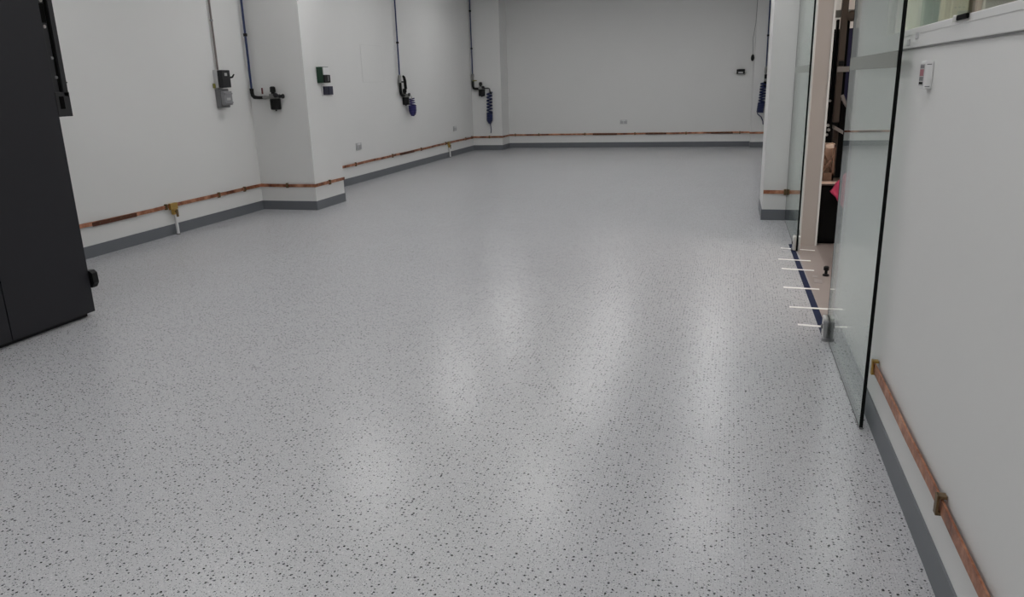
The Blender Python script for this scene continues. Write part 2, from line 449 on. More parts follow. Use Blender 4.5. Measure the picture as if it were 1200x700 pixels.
# ------------------------------------------------------------------ copper earth strips
def strip(label, pts, clips, joints=(), h=0.041, t=0.007, end_clip='bronze'):
    """pts: plan polyline with height; clips: (point, along direction, out direction)"""
    p0 = Vector(pts[0])
    r = thing('copper_strip', (p0.x, p0.y, p0.z - h / 2), label, 'earthing strip', 'flat copper earthing strips along the walls')
    # bar, slightly hand-bent
    P = []
    for i in range(len(pts) - 1):
        a, b = Vector(pts[i]), Vector(pts[i + 1])
        n = max(1, int((b - a).length / 0.35))
        for k in range(n):
            P.append((a + (b - a) * (k / n), k == 0))
    P.append((Vector(pts[-1]), True))
    bm = bm_()
    rings = []
    for i, (p, corner) in enumerate(P):
        a = P[max(0, i - 1)][0]; b = P[min(len(P) - 1, i + 1)][0]
        d1 = (p - a); d2 = (b - p)
        d1 = (d1 if d1.length > 0 else d2).normalized(); d2 = (d2 if d2.length > 0 else d1).normalized()
        d = (d1 + d2).normalized()
        nrm = Vector((d.y, -d.x, 0)).normalized()
        sc = 1 / max(0.5, d.dot(d1))
        j = 0 if corner else 1
        q = p + Vector((0, 0, random.uniform(-0.004, 0.004) * j)) + nrm * random.uniform(-0.002, 0.002) * j
        rings.append([bm.verts.new(q + nrm * (t / 2 * sx * sc) + Vector((0, 0, h / 2 * sz))) for sx, sz in ((-1, -1), (1, -1), (1, 1), (-1, 1))])
    for i in range(len(rings) - 1):
        for k in range(4):
            bm.faces.new((rings[i][k], rings[i][(k + 1) % 4], rings[i + 1][(k + 1) % 4], rings[i + 1][k]))
    bm.faces.new(rings[0]); bm.faces.new(list(reversed(rings[-1])))
    obj('bar', bm, 'copper', r)
    for (p, al, out) in clips:
        p = Vector(p); al = Vector(al); out = Vector(out)
        c = bm_()
        # saddle: top and bottom lugs and a bridge over the bar
        for (u0, u1, o0, o1, z0, z1) in ((-0.014, 0.014, -0.014, 0.013, h / 2, h / 2 + 0.012), (-0.014, 0.014, -0.014, 0.013, -h / 2 - 0.012, -h / 2),
                                         (-0.014, 0.014, 0.006, 0.015, -h / 2 - 0.012, h / 2 + 0.012)):
            A = p + al * u0 + out * o0; Bq = p + al * u1 + out * o1
            box(c, min(A.x, Bq.x), max(A.x, Bq.x), min(A.y, Bq.y), max(A.y, Bq.y), p.z + z0, p.z + z1)
        k = obj('clip', c, end_clip if p == Vector(clips[0][0]) else 'bronze', r, 0.002)
    for (p, al, out, ln) in joints:
        p = Vector(p); al = Vector(al); out = Vector(out)
        A = p - al * ln / 2 + out * 0.004; Bq = p + al * ln / 2 + out * 0.011
        j = obj('joint_plate', box(bm_(), min(A.x, Bq.x), max(A.x, Bq.x), min(A.y, Bq.y), max(A.y, Bq.y), p.z - h / 2 - 0.006, p.z + h / 2 - 0.004), 'tarnish', r, 0.002)
        for u in (-0.35, -0.12, 0.12, 0.35):
            obj('rivet', lathe(bm_(), p + al * u * ln + out * 0.011, out, ((0, 0.008), (0.004, 0.007), (0.005, 0.001)), 8), 'bronze', j)
    return r

X_, Y_, NX, NY = (1, 0, 0), (0, 1, 0), (-1, 0, 0), (0, -1, 0)
cl, clf = XLN + 0.018, XLF + 0.018
strip('copper strip running behind the dark cabinet and bending round the left column',
      [(cl, YB + 0.2, 0.335), (cl, 9.260, 0.338), (-5.393, 9.260, 0.336), (-5.393, 10.085, 0.334)],
      [((cl, y, 0.337), Y_, X_) for y in (0.2, 1.4, 2.6, 3.8, 5.0, 5.9, 7.337, 8.316, 8.864)] + [((-5.829, 9.260, 0.337), X_, NY), ((-5.393, 9.653, 0.335), Y_, X_)],
      [((cl, 6.55, 0.336), Y_, X_, 0.62)])
strip('long copper strip along the far left wall and the end wall',
      [(clf, 10.15, 0.335), (clf, 18.540, 0.325), (-5.448, 18.540, 0.325), (-5.448, 19.161, 0.325), (0.427, 19.161, 0.331), (0.427, 18.938, 0.331), (0.94, 18.938, 0.331)],
      [((clf, y, 0.330), Y_, X_) for y in (10.8, 12.058, 13.597, 15.04, 16.5, 17.889, 18.35)]
      + [((x, 18.540, 0.325), X_, NY) for x in (-5.8,)]
      + [((x, 19.161, 0.328), X_, NY) for x in (-5.298, -4.68, -3.5, -2.26, -1.034, 0.208)],
      [((clf, 14.3, 0.329), Y_, X_, 0.7), ((-0.2, 19.161, 0.331), X_, NY, 0.5), ((-1.75, 19.161, 0.328), X_, NY, 0.5), ((-3.0, 19.161, 0.327), X_, NY, 0.6)])
strip('short copper strip across the front of the right column',
      [(0.392, 9.139, 0.325), (0.690, 9.139, 0.325)],
      [((0.625, 9.139, 0.325), X_, NY)])
strip('nearest copper strip, sloping out of the picture on the right wall',
      [(WX0 - 0.018, 3.585, 0.305), (WX0 - 0.018, -2.5, 0.295)],
      [((WX0 - 0.018, y, z), Y_, NX) for y, z in ((3.57, 0.308), (2.375, 0.303), (1.2, 0.301), (0.0, 0.299), (-1.2, 0.297))], h=0.044, end_clip='brass')

def earth_drop(x, y, z, label):
    r = thing('earth_tail', (x + 0.03, y, 0), label, 'earth lead', 'white sleeved earth leads dropping from the copper strip')
    obj('sleeve', T([(x + 0.02, y + 0.01, z - 0.10), (x + 0.026, y + 0.005, 0.12), (x + 0.032, y, 0.004)], 0.017, 12), 'white_pl', r)
    obj('floor_collar', lathe(bm_(), (x + 0.032, y, 0.0), (0, 0, 1), ((0, 0.026), (0.008, 0.026), (0.012, 0.02))), 'midgrey', r)
    c = obj('clamp', B(x - 0.006, x + 0.028, y - 0.055, y + 0.065, z - 0.045, z + 0.028), 'brass', r, 0.004)
    obj('clamp_jaw', B(x - 0.002, x + 0.036, y - 0.025, y + 0.045, z - 0.105, z - 0.045), 'brass', c, 0.005)
    obj('lug', B(x + 0.036, x + 0.046, y + 0.005, y + 0.04, z - 0.135, z - 0.05), 'bronze', c, 0.003)
    obj('bolt', lathe(bm_(), (x + 0.036, y + 0.005, z - 0.07), (1, 0, 0), ((0, 0.014), (0.012, 0.014), (0.014, 0.008), (0.024, 0.008)), 6), 'bronze', c)
earth_drop(cl, 7.44, 0.34, 'white sleeved earth lead dropping from the strip near the dark cabinet')
earth_drop(clf, 16.68, 0.328, 'white sleeved earth lead dropping from the strip near the far corner')

# ------------------------------------------------------------------ dark cabinet on the left
cb = thing('equipment_cabinet', (-5.35, 3.6, 0), 'tall charcoal metal equipment cabinet at the left edge of the room', 'cabinet')
CX, CY = -4.56, 4.45
obj('plinth', B(-6.1, CX - 0.05, 1.58, CY - 0.03, 0.0, 0.032), 'black', cb)
obj('body', B(-6.15, CX - 0.022, 1.55, CY, 0.032, 2.42), 'cabinet', cb, 0.004)
for y0, y1 in ((1.555, 2.275), (2.283, 3.735), (3.743, CY)):
    if y1 - y0 > 1: ys = ((y0, 3.004), (3.012, y1))
    else: ys = ((y0, y1),)
    for a, b2 in ys:
        d = obj('door', B(CX - 0.022, CX, a, b2, 0.034, 2.418), 'cabinet', cb, 0.002)
        if abs(a - 3.012) < 0.01:
            obj('latch', B(CX, CX + 0.012, a + 0.665, a + 0.70, 1.04, 1.16), 'black', d, 0.003)
# black catch low on the far edge
h = obj('catch', prism(bm_(), [(CX - 0.03, CY, 0.345), (CX - 0.03, CY, 0.235), (CX + 0.002, CY, 0.215), (CX + 0.012, CY, 0.215), (CX + 0.034, CY, 0.25), (CX + 0.032, CY, 0.325), (CX + 0.008, CY, 0.345)], (0, 0.05, 0)), 'black', cb)
# black hinged mechanism standing off the far upper edge
k = obj('side_arm', B(CX - 0.05, CX - 0.012, CY, CY + 0.115, 1.50, 2.40), 'dark_pl', cb, 0.002)
obj('arm_channel', B(CX - 0.012, CX + 0.004, CY + 0.072, CY + 0.112, 1.60, 2.40), 'dark_pl', k, 0.002)
obj('arm_groove', B(CX - 0.012, CX - 0.007, CY + 0.052, CY + 0.068, 1.60, 2.40), 'void', k)
obj('arm_window', B(CX - 0.012, CX - 0.007, CY + 0.002, CY + 0.045, 2.09, 2.215), 'void', k)
obj('arm_foot', B(CX - 0.05, CX + 0.004, CY - 0.004, CY + 0.118, 1.462, 1.63), 'dark_pl', k, 0.003)
obj('foot_slot', B(CX + 0.004, CX + 0.006, CY + 0.022, CY + 0.062, 1.515, 1.60), 'void', k)
for yy, zz in ((0.024, 2.065), (0.030, 2.235), (0.04, 1.86), (0.045, 1.73)):
    obj('screw', lathe(bm_(), (CX - 0.012, CY + yy, zz), (1, 0, 0), ((0, 0.012), (0.006, 0.011), (0.007, 0.002)), 10), 'greyst' if zz > 2 else 'midgrey', k)
obj('stop_pin', T([(CX - 0.03, CY + 0.11, 1.70), (CX - 0.03, CY + 0.15, 1.695)], [0.007, 0.004], 8), 'dark_pl', k)
obj('cable_gland', B(CX - 0.08, CX - 0.05, CY + 0.08, CY + 0.14, 1.51, 1.63), 'off_pl', k, 0.004)

# ------------------------------------------------------------------ electrical items
iso = thing('isolator_switch', (XLN + 0.05, 8.63, 1.63), 'dark grey isolator box with side lever under the thin conduit', 'switch box')
obj('back_box', B(XLN, XLN + 0.06, 8.535, 8.70, 1.645, 1.865), 'off_pl', iso, 0.004)
cv = obj('cover', B(XLN + 0.06, XLN + 0.13, 8.535, 8.70, 1.65, 1.86), 'dark_pl', iso, 0.006)
obj('rating_plate', B(XLN + 0.13, XLN + 0.132, 8.585, 8.635, 1.79, 1.825), 'paper', cv)
obj('lever', tube(bm_(), [(XLN + 0.11, 8.70, 1.77), (XLN + 0.13, 8.74, 1.775), (XLN + 0.145, 8.76, 1.81)], [0.014, 0.012, 0.008], 8), 'black', iso)
obj('earth_tag', B(XLN + 0.002, XLN + 0.02, 8.50, 8.535, 1.646, 1.70), 'yellow', iso, 0.003)
cd = thing('conduit', (XLN + 0.03, 8.60, 1.865), 'thin brown conduit dropping to the isolator box', 'conduit')
obj('pipe', T([(XLN + 0.03, 8.60, 1.862), (XLN + 0.03, 8.60, ZC)], 0.0125, 12), 'conduit', cd)
for zz in (2.45, 3.3):
    obj('clip', lathe(bm_(), (XLN + 0.03, 8.60, zz), (0, 0, 1), ((-0.012, 0.02), (0.012, 0.02)), 12), 'grey_pl', cd)
sk = thing('socket_outlet', (XLN + 0.04, 8.63, 1.40), 'grey industrial socket box below the dark isolator', 'socket')
obj('back_box', B(XLN, XLN + 0.075, 8.53, 8.705, 1.405, 1.635), 'midgrey', sk, 0.006)
lid = obj('lid', B(XLN + 0.075, XLN + 0.125, 8.535, 8.70, 1.435, 1.605), 'grey_pl', sk, 0.008)
obj('rib', B(XLN + 0.125, XLN + 0.135, 8.54, 8.695, 1.565, 1.585), 'grey_pl', lid, 0.003)
obj('rib', B(XLN + 0.125, XLN + 0.135, 8.54, 8.695, 1.455, 1.475), 'grey_pl', lid, 0.003)
obj('label_plate', B(XLN + 0.125, XLN + 0.127, 8.58, 8.655, 1.495, 1.525), 'paper', lid)

gb = thing('emergency_release', (-5.36, 9.68, 1.68), 'dark green box with white and black cover on the side of the left column', 'switch box')
obj('back_box', B(-5.411, -5.318, 9.592, 9.765, 1.678, 1.886), 'green', gb, 0.005)
obj('white_cover', B(-5.318, -5.304, 9.604, 9.755, 1.782, 1.878), 'white_pl', gb, 0.003)
bc = obj('black_cover', B(-5.318, -5.300, 9.600, 9.765, 1.680, 1.780), 'black', gb, 0.003)
obj('strip', B(-5.300, -5.298, 9.695, 9.715, 1.70, 1.77), 'midgrey', bc)
dsw = thing('double_switch', (-5.39, 9.8, 1.52), 'white plate with two navy rockers below the green box', 'switch')
obj('plate', B(-5.411, -5.395, 9.68, 9.97, 1.505, 1.645), 'white_pl', dsw, 0.004)
obj('rocker', B(-5.395, -5.372, 9.705, 9.815, 1.518, 1.632), 'navy', dsw, 0.004)
obj('rocker', B(-5.395, -5.372, 9.828, 9.945, 1.518, 1.632), 'navy', dsw, 0.004)

def wall_socket(c, facing, label, sc=1.0):
    x, y, z = c
    r = thing('wall_socket', (x, y, z - 0.05), label, 'socket', 'pale double sockets low on the walls')
    W, Hh = 0.075 * sc, 0.045 * sc
    def bb(u0, u1, z0, z1, o0, o1):
        if facing == 'x': return B(x + o0, x + o1, y + u0, y + u1, z + z0, z + z1)
        return B(x + u0, x + u1, y - o1, y - o0, z + z0, z + z1)
    p = obj('plate', bb(-W, W, -Hh, Hh, 0, 0.012), 'off_pl', r, 0.003)
    for s in (-1, 1):
        a = obj('outlet', bb(s * W * 0.52 - W * 0.36, s * W * 0.52 + W * 0.36, -Hh * 0.75, Hh * 0.35, 0.012, 0.016), 'outlet', r, 0.001)
        obj('rocker', bb(s * W * 0.2 - W * 0.13, s * W * 0.2 + W * 0.13, Hh * 0.42, Hh * 0.85, 0.012, 0.019), 'white_pl', r, 0.001)
wall_socket((XLF, 12.25, 0.62), 'x', 'pale double socket on the far left wall just beyond the column', 1.35)
wall_socket((XLF, 17.2, 0.615), 'x', 'pale double socket on the left wall close to the far corner', 1.3)
wall_socket((-2.54, 19.179, 0.61), 'y', 'pale double socket in the middle of the end wall', 1.2)

ht = sroot('trim_4', (XLF, 13.05, 1.8), 'flush access hatch outlined on the far left wall', 'access hatch')
obj('door', B(XLF, XLF + 0.004, 12.62, 13.46, 1.70, 2.31), 'wall', ht)
for a in ((12.605, 12.62, 1.70, 2.325), (13.46, 13.475, 1.70, 2.325), (12.605, 13.475, 2.31, 2.325), (12.605, 13.475, 1.685, 1.70)):
    obj('frame', B(XLF, XLF + 0.002, *a), 'hatch', ht)

# alarm and hanging pull on the end wall
al = thing('wall_sounder', (0.157, 19.1, 1.65), 'small black box with pale front band on the end wall near the corner', 'sounder')
obj('body', B(0.065, 0.25, 19.09, 19.179, 1.655, 1.765), 'black', al, 0.012)
obj('front_band', B(0.105, 0.21, 19.082, 19.09, 1.675, 1.705), 'off_pl', al, 0.003)
pl = thing('hanging_pull', (0.40, 18.90, 1.95), 'black oval pull hanging on a thin cord in the far corner', 'pull cord')
obj('cord', T([(0.40, 18.93, 2.07), (0.385, 18.935, 2.4), (0.43, 18.945, 2.75), (0.44, 18.945, 3.2), (0.44, 18.945, ZC)], 0.006, 6), 'grey_pl', pl)
obj('toggle', lathe(bm_(), (0.40, 18.925, 1.93), (0, 0, 1), ((0, 0.012), (0.02, 0.032), (0.07, 0.042), (0.12, 0.032), (0.15, 0.01)), 12), 'black', pl, smooth=True)

# fire plan holder style plate on the right wall
rd = thing('card_reader', (0.69, 3.237, 1.535), 'small white plastic unit with red and grey label beside the glass door', 'control unit')
rb = obj('housing', B(0.672, 0.70, 3.195, 3.278, 1.536, 1.636), 'white_pl', rd, 0.005)
lb = obj('label_strip', B(0.6705, 0.672, 3.204, 3.272, 1.548, 1.626), 'paper', rd)
for z0, z1, pm in ((1.610, 1.622, 'pgrey'), (1.583, 1.607, 'pred'), (1.566, 1.580, 'pgrey'), (1.553, 1.562, 'void')):
    obj('print', B(0.6700, 0.6705, 3.209, 3.268, z0, z1), pm, lb)
obj('vent', B(0.676, 0.692, 3.1945, 3.1952, 1.544, 1.547), 'pgrey', rd)
obj('vent', B(0.676, 0.692, 3.1945, 3.1952, 1.622, 1.625), 'pgrey', rd)

lt = thing('window_latch', (0.684, 2.88, 1.758), 'black latch with silver end on the window sill edge', 'latch')
obj('lever', B(0.676, 0.686, 2.76, 2.875, 1.752, 1.769), 'void', lt, 0.004)
obj('pivot', lathe(bm_(), (0.681, 2.90, 1.749), (0, 0, 1), ((0, 0.008), (0.018, 0.008), (0.022, 0.006)), 12), 'steel', lt)

# ------------------------------------------------------------------ compressed air drops
def helix(c, R, z0, z1, turns, wire, axis_tilt=(0, 0), seg=8, per=14, taper=None):
    n = int(turns * per)
    pts = []
    for i in range(n + 1):
        u = i / n
        a = 2 * PI * turns * u
        rr = R * (taper(u) if taper else 1)
        pts.append((c[0] + math.cos(a) * rr + axis_tilt[0] * u, c[1] + math.sin(a) * rr + axis_tilt[1] * u, z0 + (z1 - z0) * u))
    return T(pts, wire, seg)

def regulator(par, c, al, out, s=1.0):
    """filter-regulator: silver body, black bowl below, black knob above, gauge"""
    c = Vector(c); al = Vector(al); out = Vector(out)
    def bb(u0, u1, o0, o1, z0, z1):
        A = c + al * u0 + out * o0; Q = c + al * u1 + out * o1
        return B(min(A.x, Q.x), max(A.x, Q.x), min(A.y, Q.y), max(A.y, Q.y), c.z + z0 * s, c.z + z1 * s)
    g = obj('regulator', bb(-0.055 * s, 0.055 * s, -0.04 * s, 0.04 * s, -0.02, 0.035), 'valve', par, 0.006)
    obj('bowl', lathe(bm_(), c + Vector((0, 0, -0.02 * s)), (0, 0, -1), ((0, 0.056 * s), (0.01 * s, 0.064 * s), (0.118 * s, 0.062 * s), (0.128 * s, 0.052 * s), (0.13 * s, 0.012 * s), (0.145 * s, 0.010 * s)), 14), 'black', g)
    obj('knob', lathe(bm_(), c + Vector((0, 0, 0.035 * s)) - al * 0.02 * s, (0, 0, 1), ((0, 0.022 * s), (0.02 * s, 0.022 * s), (0.022 * s, 0.034 * s), (0.075 * s, 0.032 * s), (0.085 * s, 0.02 * s)), 14), 'black', g)
    obj('gauge', lathe(bm_(), c + al * 0.045 * s + out * 0.04 * s + Vector((0, 0, 0.02 * s)), out, ((0, 0.026 * s), (0.022 * s, 0.028 * s), (0.026 * s, 0.02 * s)), 12), 'dark_pl', g)
    return g

def drop(name_label, x, y, zb, clips, group='blue compressed air pipes on the walls'):
    r = thing('air_pipe', (x, y, zb), name_label, 'air pipe', group)
    obj('pipe', T([(x, y, zb), (x, y, ZC)], 0.0145, 12), 'blue', r)
    for z in clips:
        obj('clip', lathe(bm_(), (x, y, z), (0, 0, 1), ((-0.018, 0.026), (0.018, 0.026)), 12), 'black', r)
    return r

# 1: on the front of the left column
Y1f = 9.278 - 0.045
p1 = drop('blue air pipe down the front of the left column', -6.195, Y1f, 1.585, (2.31, 3.2))
obj('elbow', T([(-6.195, Y1f, 1.63), (-6.195, Y1f, 1.575), (-6.188, Y1f, 1.54), (-6.165, Y1f, 1.518), (-6.12, Y1f, 1.512), (-6.02, Y1f, 1.51)], [0.028, 0.027, 0.026, 0.026, 0.022, 0.02], 10), 'black', p1)
obj('valve_body', lathe(bm_(), (-6.03, Y1f, 1.51), X_, ((0, 0.022), (0.03, 0.026), (0.06, 0.022), (0.14, 0.018)), 12), 'valve', p1)
obj('valve_handle', B(-6.032, -6.014, Y1f - 0.03, Y1f - 0.01, 1.555, 1.635), 'red', p1, 0.004)
regulator(p1, (-5.855, Y1f, 1.515), X_, NY, 1.12)
obj('outlet', lathe(bm_(), (-5.80, Y1f, 1.52), X_, ((0, 0.02), (0.05, 0.02), (0.055, 0.03), (0.075, 0.03)), 10), 'dark_pl', p1)

# 2: middle of the far left wall, with a looped coil
x2 = XLF + 0.045
p2 = drop('blue air pipe in the middle of the far left wall', x2, 14.11, 1.74, (2.405, 3.3))
obj('valve_body', lathe(bm_(), (x2, 14.11, 1.66), (0, 0, 1), ((0, 0.022), (0.02, 0.03), (0.06, 0.03), (0.08, 0.024), (0.13, 0.03), (0.16, 0.02)), 12), 'valve', p2)
obj('valve_handle', B(x2 + 0.01, x2 + 0.03, 14.12, 14.22, 1.67, 1.70), 'black', p2, 0.003)
obj('elbow', T([(x2, 14.11, 1.67), (x2, 14.11, 1.52), (x2, 14.125, 1.46), (x2, 14.17, 1.435), (x2, 14.25, 1.43)], 0.028, 10), 'black', p2)
regulator(p2, (x2, 14.33, 1.42), Y_, X_, 1.15)
obj('hose_tail', T([(XLF + 0.06, 14.335, 1.55), (XLF + 0.06, 14.32, 1.63), (XLF + 0.065, 14.30, 1.71), (XLF + 0.07, 14.26, 1.77), (XLF + 0.08, 14.20, 1.79)], [0.03, 0.03, 0.03, 0.027, 0.02], 10), 'black', p2, smooth=True)
h2 = thing('coiled_air_hose', (XLF + 0.1, 14.5, 1.05), 'violet blue hose coil bunched short on the left wall', 'air hose', 'blue coiled air hoses')
obj('coil', helix((XLF + 0.11, 14.44), 0.064, 1.37, 1.16, 5.0, 0.0105, (0, 0.055)), 'hose2', h2, smooth=True)
obj('tight_coil', helix((XLF + 0.11, 14.49), 0.068, 1.23, 1.035, 8.0, 0.0135, (0, 0.01), taper=lambda u: math.sqrt(max(0.08, 1.0 - (max(0.0, u - 0.35) / 0.68) ** 2))), 'hose2', h2, smooth=True)
obj('end_fitting', T([(XLF + 0.09, 14.42, 1.40), (XLF + 0.10, 14.47, 1.44), (XLF + 0.10, 14.50, 1.40), (XLF + 0.10, 14.50, 1.36)], 0.013, 8), 'steel', h2)

# 3: on the far left pier
y3 = 18.558 - 0.045
p3 = drop('blue air pipe down the far left pier', -6.17, y3, 1.78, (2.44, 3.3))
obj('valve_body', lathe(bm_(), (-6.17, y3, 1.66), (0, 0, 1), ((0, 0.022), (0.02, 0.03), (0.06, 0.03), (0.08, 0.024), (0.13, 0.034), (0.18, 0.034), (0.19, 0.02)), 12), 'valve', p3)
obj('valve_handle', B(-6.16, -6.06, y3 - 0.04, y3 - 0.015, 1.675, 1.70), 'yellow', p3, 0.003)
obj('elbow', T([(-6.17, y3, 1.68), (-6.17, y3, 1.55), (-6.155, y3, 1.51), (-6.12, y3, 1.495), (-6.00, y3, 1.49)], 0.030, 10), 'black', p3)
regulator(p3, (-5.95, y3, 1.50), X_, NY, 1.25)
obj('outlet', T([(-5.89, y3, 1.50), (-5.78, y3, 1.50), (-5.745, y3, 1.485), (-5.74, y3, 1.42)], 0.014, 8), 'dark_pl', p3)
h3 = thing('coiled_air_hose', (-5.75, y3 - 0.1, 0.42), 'dark blue coiled hose hanging full length on the far left pier', 'air hose', 'blue coiled air hoses')
obj('coil', helix((-5.745, y3 - 0.035), 0.062, 1.40, 0.90, 6.5, 0.0175, (-0.01, 0)), 'hose', h3, smooth=True)
obj('tight_coil', helix((-5.755, y3 - 0.035), 0.064, 0.91, 0.66, 8.0, 0.0165, (-0.005, 0), taper=lambda u: 1.0 if u < 0.7 else 1.0 - (u - 0.7) * 2.2), 'hose', h3, smooth=True)
obj('tail', T([(-5.755, y3 - 0.035, 0.67), (-5.735, y3 - 0.035, 0.58), (-5.73, y3 - 0.03, 0.50), (-5.742, y3 - 0.03, 0.42)], 0.011, 8), 'hose', h3)
obj('end_fitting', T([(-5.74, y3 - 0.01, 1.44), (-5.72, y3 - 0.035, 1.40), (-5.69, y3 - 0.035, 1.36)], 0.018, 8), 'black', h3)

# 4: far right pier, half hidden by the right column
y4 = 18.956 - 0.045
p4 = drop('blue air pipe in the far right corner beside the right column', 0.705, y4, 1.80, (2.47, 3.3))
obj('valve_body', lathe(bm_(), (0.70, y4, 1.60), (0, 0, 1), ((0, 0.02), (0.05, 0.022), (0.08, 0.03), (0.14, 0.03), (0.20, 0.02)), 12), 'valve', p4)
obj('elbow', T([(0.70, y4, 1.63), (0.70, y4, 1.54), (0.715, y4, 1.50), (0.76, y4, 1.48)], 0.024, 10), 'black', p4)
regulator(p4, (0.735, y4, 1.50), X_, NY, 1.1)
h4 = thing('coiled_air_hose', (0.66, y4 - 0.02, 0.65), 'dark blue coiled hose half hidden behind the right column', 'air hose', 'blue coiled air hoses')
obj('coil', helix((0.675, y4 - 0.05), 0.062, 1.46, 1.00, 7.5, 0.0165, (-0.03, 0)), 'hose', h4, smooth=True)
obj('tight_coil', helix((0.645, y4 - 0.05), 0.064, 1.01, 0.80, 7.0, 0.0165, (-0.02, 0)), 'hose', h4, smooth=True)
obj('tail', T([(0.57, y4 - 0.05, 0.82), (0.575, y4 - 0.05, 0.76), (0.66, y4 - 0.045, 0.69), (0.70, y4 - 0.04, 0.60), (0.71, y4 - 0.04, 0.52)], 0.012, 8), 'hose', h4)

# ------------------------------------------------------------------ on the floor at the doorway
tp = bm_()
prism(tp, [(0.600, 7.80, 0.0), (0.642, 7.80, 0.0), (0.664, 4.95, 0.0), (0.617, 4.95, 0.0)], (0, 0, 0.0012))
tag(obj('floor_tape', tp, 'tape'), 'navy blue tape along the floor joint in the doorway', 'tape')
names = ('farthest', 'second farthest', 'third farthest', 'third nearest', 'second nearest', 'nearest')
for nm, (x0, x1, y0, y1) in zip(names, ((0.516, 0.817, 7.599, 7.526), (0.468, 0.740, 7.111, 7.083), (0.477, 0.735, 6.748, 6.715), (0.455, 0.716, 6.114, 6.096), (0.464, 0.725, 5.565, 5.556), (0.49, 0.70, 5.150, 5.125))):
    hw = 0.017
    bm = prism(bm_(), [(x0, y0 - hw, 0.0012), (x1, y1 - hw, 0.0012), (x1, y1 + hw, 0.0012), (x0, y0 + hw, 0.0012)], (0, 0, 0.0010))
    tag(obj('tape_strip', bm, 'wtape'), 'white tape strip laid across the navy tape, %s of the six' % nm, 'tape', 'white tape strips across the door joint')
tag(obj('tape_scrap', prism(bm_(), [(0.70, 6.30, 0), (0.76, 6.28, 0), (0.765, 6.40, 0), (0.71, 6.42, 0)], (0, 0, 0.002)), 'greyst'), 'larger dull scrap lying on the threshold', 'scrap')
tag(obj('tape_scrap', prism(bm_(), [(0.70, 6.48, 0), (0.74, 6.46, 0), (0.745, 6.53, 0), (0.71, 6.55, 0)], (0, 0, 0.002)), 'greyst'), 'smaller dull scrap on the threshold, farther in', 'scrap')
ds = thing('door_stop', (0.83, 6.55, 0), 'small black door stop on the floor inside the doorway', 'door stop')
obj('base', lathe(bm_(), (0.81, 6.55, 0.0), (0, 0, 1), ((0, 0.026), (0.012, 0.026), (0.016, 0.02)), 12), 'black', ds)
obj('post', lathe(bm_(), (0.81, 6.55, 0.016), (0, 0, 1), ((0, 0.012), (0.03, 0.012), (0.032, 0.022), (0.06, 0.022), (0.066, 0.012)), 12), 'black', ds)

# ------------------------------------------------------------------ the workshop beyond the doorway
mc = thing('tool_cabinet', (1.2, 8.0, 0), 'low black cabinet just inside the doorway under the wooden crate', 'cabinet')
obj('body', B(0.862, 1.55, 7.86, 8.13, 0.02, 0.57), 'mblack', mc, 0.006)
obj('door', B(0.868, 1.20, 7.848, 7.86, 0.05, 0.55), 'mblack', mc, 0.003)
obj('door', B(1.206, 1.54, 7.848, 7.86, 0.05, 0.55), 'mblack', mc, 0.003)
obj('plinth', B(0.87, 1.54, 7.90, 8.12, 0, 0.02), 'void', mc)
obj('worktop', B(0.856, 1.56, 7.84, 8.14, 0.57, 0.612), 'mbrown', mc, 0.003)
obj('top_edge', B(0.856, 1.00, 7.834, 7.84, 0.588, 0.612), 'woodl', mc)

cr = thing('wooden_crate', (0.93, 8.2, 0.612), 'small wooden crate with diagonal slats on the black cabinet', 'crate')
cx0, cx1, cz0, cz1, cyf, cyb = 0.860, 0.968, 0.612, 0.955, 7.90, 8.12
obj('rail', B(cx0, cx1, cyf, cyf + 0.02, cz0, cz0 + 0.075), 'wood', cr, 0.002)
obj('rail', B(cx0, cx1, cyf, cyf + 0.02, cz1 - 0.035, cz1), 'woodl', cr, 0.002)
for xa in (cx0, cx1 - 0.018):
    obj('post', B(xa, xa + 0.018, cyf, cyf + 0.03, cz0, cz1), 'wood', cr, 0.002)
obj('diagonal_slat', prism(bm_(), [(cx0 + 0.018, cyf + 0.004, 0.70), (cx0 + 0.018, cyf + 0.004, 0.74), (cx1 - 0.018, cyf + 0.004, 0.86), (cx1 - 0.018, cyf + 0.004, 0.82)], (0, 0.012, 0)), 'wood', cr)
obj('diagonal_slat', prism(bm_(), [(cx0 + 0.018, cyf + 0.018, 0.86), (cx0 + 0.018, cyf + 0.018, 0.825), (cx1 - 0.018, cyf + 0.018, 0.70), (cx1 - 0.018, cyf + 0.018, 0.735)], (0, 0.012, 0)), 'wood', cr)
obj('back_board', B(cx0, cx1, cyb - 0.012, cyb, cz0, cz1), 'woodl', cr)
obj('side_board', B(cx0, cx0 + 0.012, cyf + 0.03, cyb - 0.012, cz0, cz1), 'woodl', cr)
obj('side_board', B(cx1 - 0.012, cx1, cyf + 0.03, cyb - 0.012, cz0, cz1), 'woodl', cr)

pc = bm_()
prism(pc, [(0.94, 7.82, 0.525), (0.985, 7.82, 0.60), (1.03, 7.82, 0.66), (1.09, 7.82, 0.72), (1.12, 7.82, 0.60), (1.10, 7.82, 0.40), (1.055, 7.82, 0.37), (1.01, 7.82, 0.44), (0.975, 7.82, 0.48)], (0, -0.07, 0))
bmesh.ops.triangulate(pc, faces=[f for f in pc.faces if len(f.verts) > 4])
bmesh.ops.subdivide_edges(pc, edges=pc.edges, cuts=2, use_grid_fill=True)
for v in pc.verts:
    v.co.y += 0.010 * math.sin(v.co.x * 55 + v.co.z * 30)
    v.co.x += 0.006 * math.sin(v.co.z * 70)
tag(obj('cloth', pc, 'pinkc', smooth=True), 'crumpled pink cloth hanging over the black cabinet edge', 'cloth')

